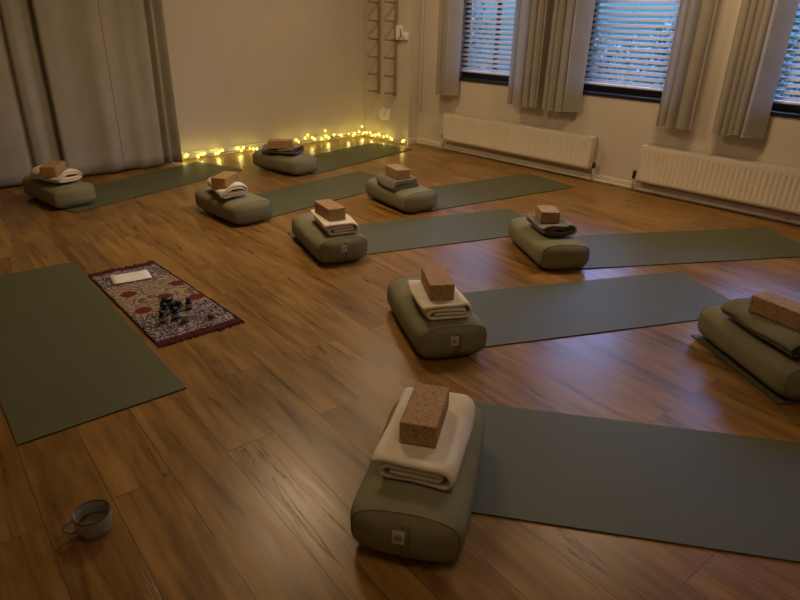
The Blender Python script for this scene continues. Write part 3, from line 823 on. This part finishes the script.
obj('body', lathebm([(.022, 0), (.034, .004), (.041, .018), (.040, .034), (.030, .046), (.024, .049)], 24), M['bottle'], t)
obj('lid', lathebm([(.026, .048), (.030, .050), (.030, .060), (.025, .064), (.01, .066)], 24), M['dark'], t)
t = thing('pale_cup', 'tiny pale cup in front of the dark bottles on the patterned cloth', 'cup', (1.137, 2.715, CLZ))
obj('bowl', lathebm([(.017, 0), (.021, .003), (.025, .034), (.0255, .038), (.0235, .037), (.021, .012), (.004, .009)], 20), M['wax'], t)
obj('candle', lathebm([(.018, .010), (.0215, .013), (.0218, .028), (.004, .0285)], 16), M['label'], t)
bm = bmesh.new(); bmesh.ops.create_icosphere(bm, subdivisions=3, radius=.019)
for v in bm.verts:
    v.co *= 1+.18*nz(v.co.x*60, v.co.y*60, v.co.z*60); v.co.z *= .72
tag(obj('pebble', bm, M['moss'], loc=(1.25, 2.658, CLZ+.0125)), 'small brown pebble by the near right corner of the patterned cloth', 'stone')

# ------------------------------------------------------------------ mug
MUG = (.3166, 1.604)
t = thing('mug', 'wide grey-green ceramic mug with dark rim, alone on the floor at the lower left', 'mug', (MUG[0], MUG[1], 0), R(160))
t.scale = (.96, .96, .96)
prof = [(.036, 0), (.041, .002), (.044, .006), (.049, .03), (.0525, .055), (.054, .073)]
inner = [(.0505, .0735), (.049, .055), (.0455, .03), (.040, .010), (.02, .007)]
obj('body', lathebm(prof+[(.0535, .0755), (.052, .0762)]+inner, 40, (0, 0, 0), True, True), M['glaze'], t)
obj('rim', lathebm([(.0543, .0725), (.0546, .0745), (.0536, .0768), (.0518, .0772), (.0500, .0755), (.0498, .0735)], 40, (0, 0, 0), False, False), M['rim'], t)
hp = [(.050, 0, .062)] + [(.052+.033*math.sin(PI*k/8)**.8, 0, .063-.051*k/8) for k in range(1, 8)] + [(.041, 0, .012)]
obj('handle', tubebm(hp, [.0055, .005, .0048, .0048, .0048, .0048, .0048, .005, .0055], 10), M['glaze'], t)
tag(obj('tea', lathebm([(.0423, .033), (.0438, .0345), (.03, .0347), (.002, .0348)], 32), M['tea'], loc=(MUG[0], MUG[1], 0)), 'brownish tea filling the lower half of the grey-green mug', 'drink')['kind'] = 'stuff'

# ------------------------------------------------------------------ garden outside
g = obj('lawn', bx(WX+.24, WX+14, -10, 16, -.35, -.30), M['grass'], smooth=False); g['kind'] = 'structure'
def shrub(c, rad, h, label, seed, n=2600):
    rr = random.Random(seed)
    t = thing('garden_shrub', label, 'shrub', (c[0], c[1], -.30), 0, 'shrubs outside the windows')
    bm = bmesh.new()
    for k in range(n):
        while True:
            v = Vector((rr.uniform(-1, 1), rr.uniform(-1, 1), rr.uniform(-1, 1)))
            if .3 < v.length < 1: break
        v *= (.8+.3*nz(v.x*2, v.y*2, v.z*2+seed))
        p = Vector((v.x*rad, v.y*rad, h*.55+v.z*h*.48)); s = rr.uniform(.04, .09)
        mt = Matrix.Translation(p) @ Matrix.Rotation(rr.uniform(0, 6), 4, 'Z') @ Matrix.Rotation(rr.uniform(-1.2, 1.2), 4, 'X')
        q = [mt @ Vector(a) for a in ((-s*.35, 0, 0), (0, -s*.8, .01), (s*.35, 0, 0), (0, s*.8, .01))]
        bm.faces.new([bm.verts.new(a) for a in q])
    obj('foliage', bm, M['leaf'], t, smooth=False)
    bm = bmesh.new()
    for a in range(5): tube(bm, [(0, 0, 0), (.2*rad*math.cos(a*1.3), .2*rad*math.sin(a*1.3), h*.3), (.5*rad*math.cos(a*1.3), .5*rad*math.sin(a*1.3), h*.7)], [.04, .025, .01], 6)
    obj('stem', bm, M['bark'], t)
shrub((8.3, 7.5), .75, 2.4, 'dark leafy shrub seen through the blind nearest the corner', 1)
shrub((9.6, 5.9), 1.0, 1.9, 'dark leafy shrub seen at the left of the middle blind', 2)
shrub((9.2, 3.9), .9, 2.0, 'dark leafy shrub seen at the right of the middle blind', 3)
shrub((8.6, 2.0), .9, 2.1, 'dark leafy shrub seen through the blind at the right edge', 4)

# ------------------------------------------------------------------ light
w = bpy.data.worlds.new('dusk'); bpy.context.scene.world = w; w.use_nodes = True
nt = w.node_tree; L = nt.links; bg = nt.nodes['Background']
tc = N(nt, 'ShaderNodeTexCoord'); sp = N(nt, 'ShaderNodeSeparateXYZ'); L.new(tc.outputs['Generated'], sp.inputs[0])
rp = ramp(nt, [(.0, (.03, .05, .07)), (.47, (.10, .30, .46)), (.515, (.16, .50, .82)), (.56, (.42, .70, 1.0)), (.7, (.30, .43, 1.0)), (1, (.26, .38, 1.0))])
ma = N(nt, 'ShaderNodeMath', operation='MULTIPLY_ADD'); ma.inputs[1].default_value = .5; ma.inputs[2].default_value = .5
L.new(sp.outputs[2], ma.inputs[0]); L.new(ma.outputs[0], rp.inputs[0]); L.new(rp.outputs[0], bg.inputs['Color'])
bg.inputs['Strength'].default_value = 1.0
st = ramp(nt, [(.50, (.06,)*3), (.53, (.12,)*3), (.64, (1, 1, 1))]); L.new(ma.outputs[0], st.inputs[0])
sm = N(nt, 'ShaderNodeMath', operation='MULTIPLY'); sm.inputs[1].default_value = 12.0; L.new(st.outputs[0], sm.inputs[0]); L.new(sm.outputs[0], bg.inputs['Strength'])

def lamp(name, loc, power, size, col, rot=(0, 0, 0)):
    l = bpy.data.lights.new(name, 'AREA'); l.shape = 'DISK'; l.size = size; l.energy = power; l.color = col
    o = bpy.data.objects.new(name, l); C.objects.link(o); o.location = loc; o.rotation_euler = rot
    return o
WARM = (1.0, .73, .43)
lamp('ceiling_and_fill_light', (2.3, 3.6, CZ-.03), 31, .6, WARM)
lamp('ceiling_and_fill_light', (4.25, 1.9, CZ-.03), 23, .6, WARM)
lamp('ceiling_and_fill_light', (4.2, 4.6, CZ-.03), 17, .6, WARM)
lamp('ceiling_and_fill_light', (.9, .4, CZ-.03), 8, .9, WARM)  # added fill light near the viewer, not a fixture of the room

# ------------------------------------------------------------------ camera
cd = bpy.data.cameras.new('camera'); cam = bpy.data.objects.new('camera', cd); C.objects.link(cam)
r_ = Vector((0.72695806, -0.68629077, 0.02317239)); u_ = Vector((0.27040793, 0.31712408, 0.90901698)); f_ = Vector((0.63119848, 0.65455122, -0.41611437))
mt = Matrix((r_, u_, -f_)).transposed().to_4x4(); mt.translation = (0, 0, 1.40777)
cam.matrix_world = mt
cd.sensor_width = 36; cd.lens = 617.954*36/800; cd.clip_start = .02
bpy.context.scene.camera = cam
vs = bpy.context.scene.view_settings
vs.view_transform = 'Standard'; vs.look = 'None'; vs.exposure = 0; vs.gamma = 1
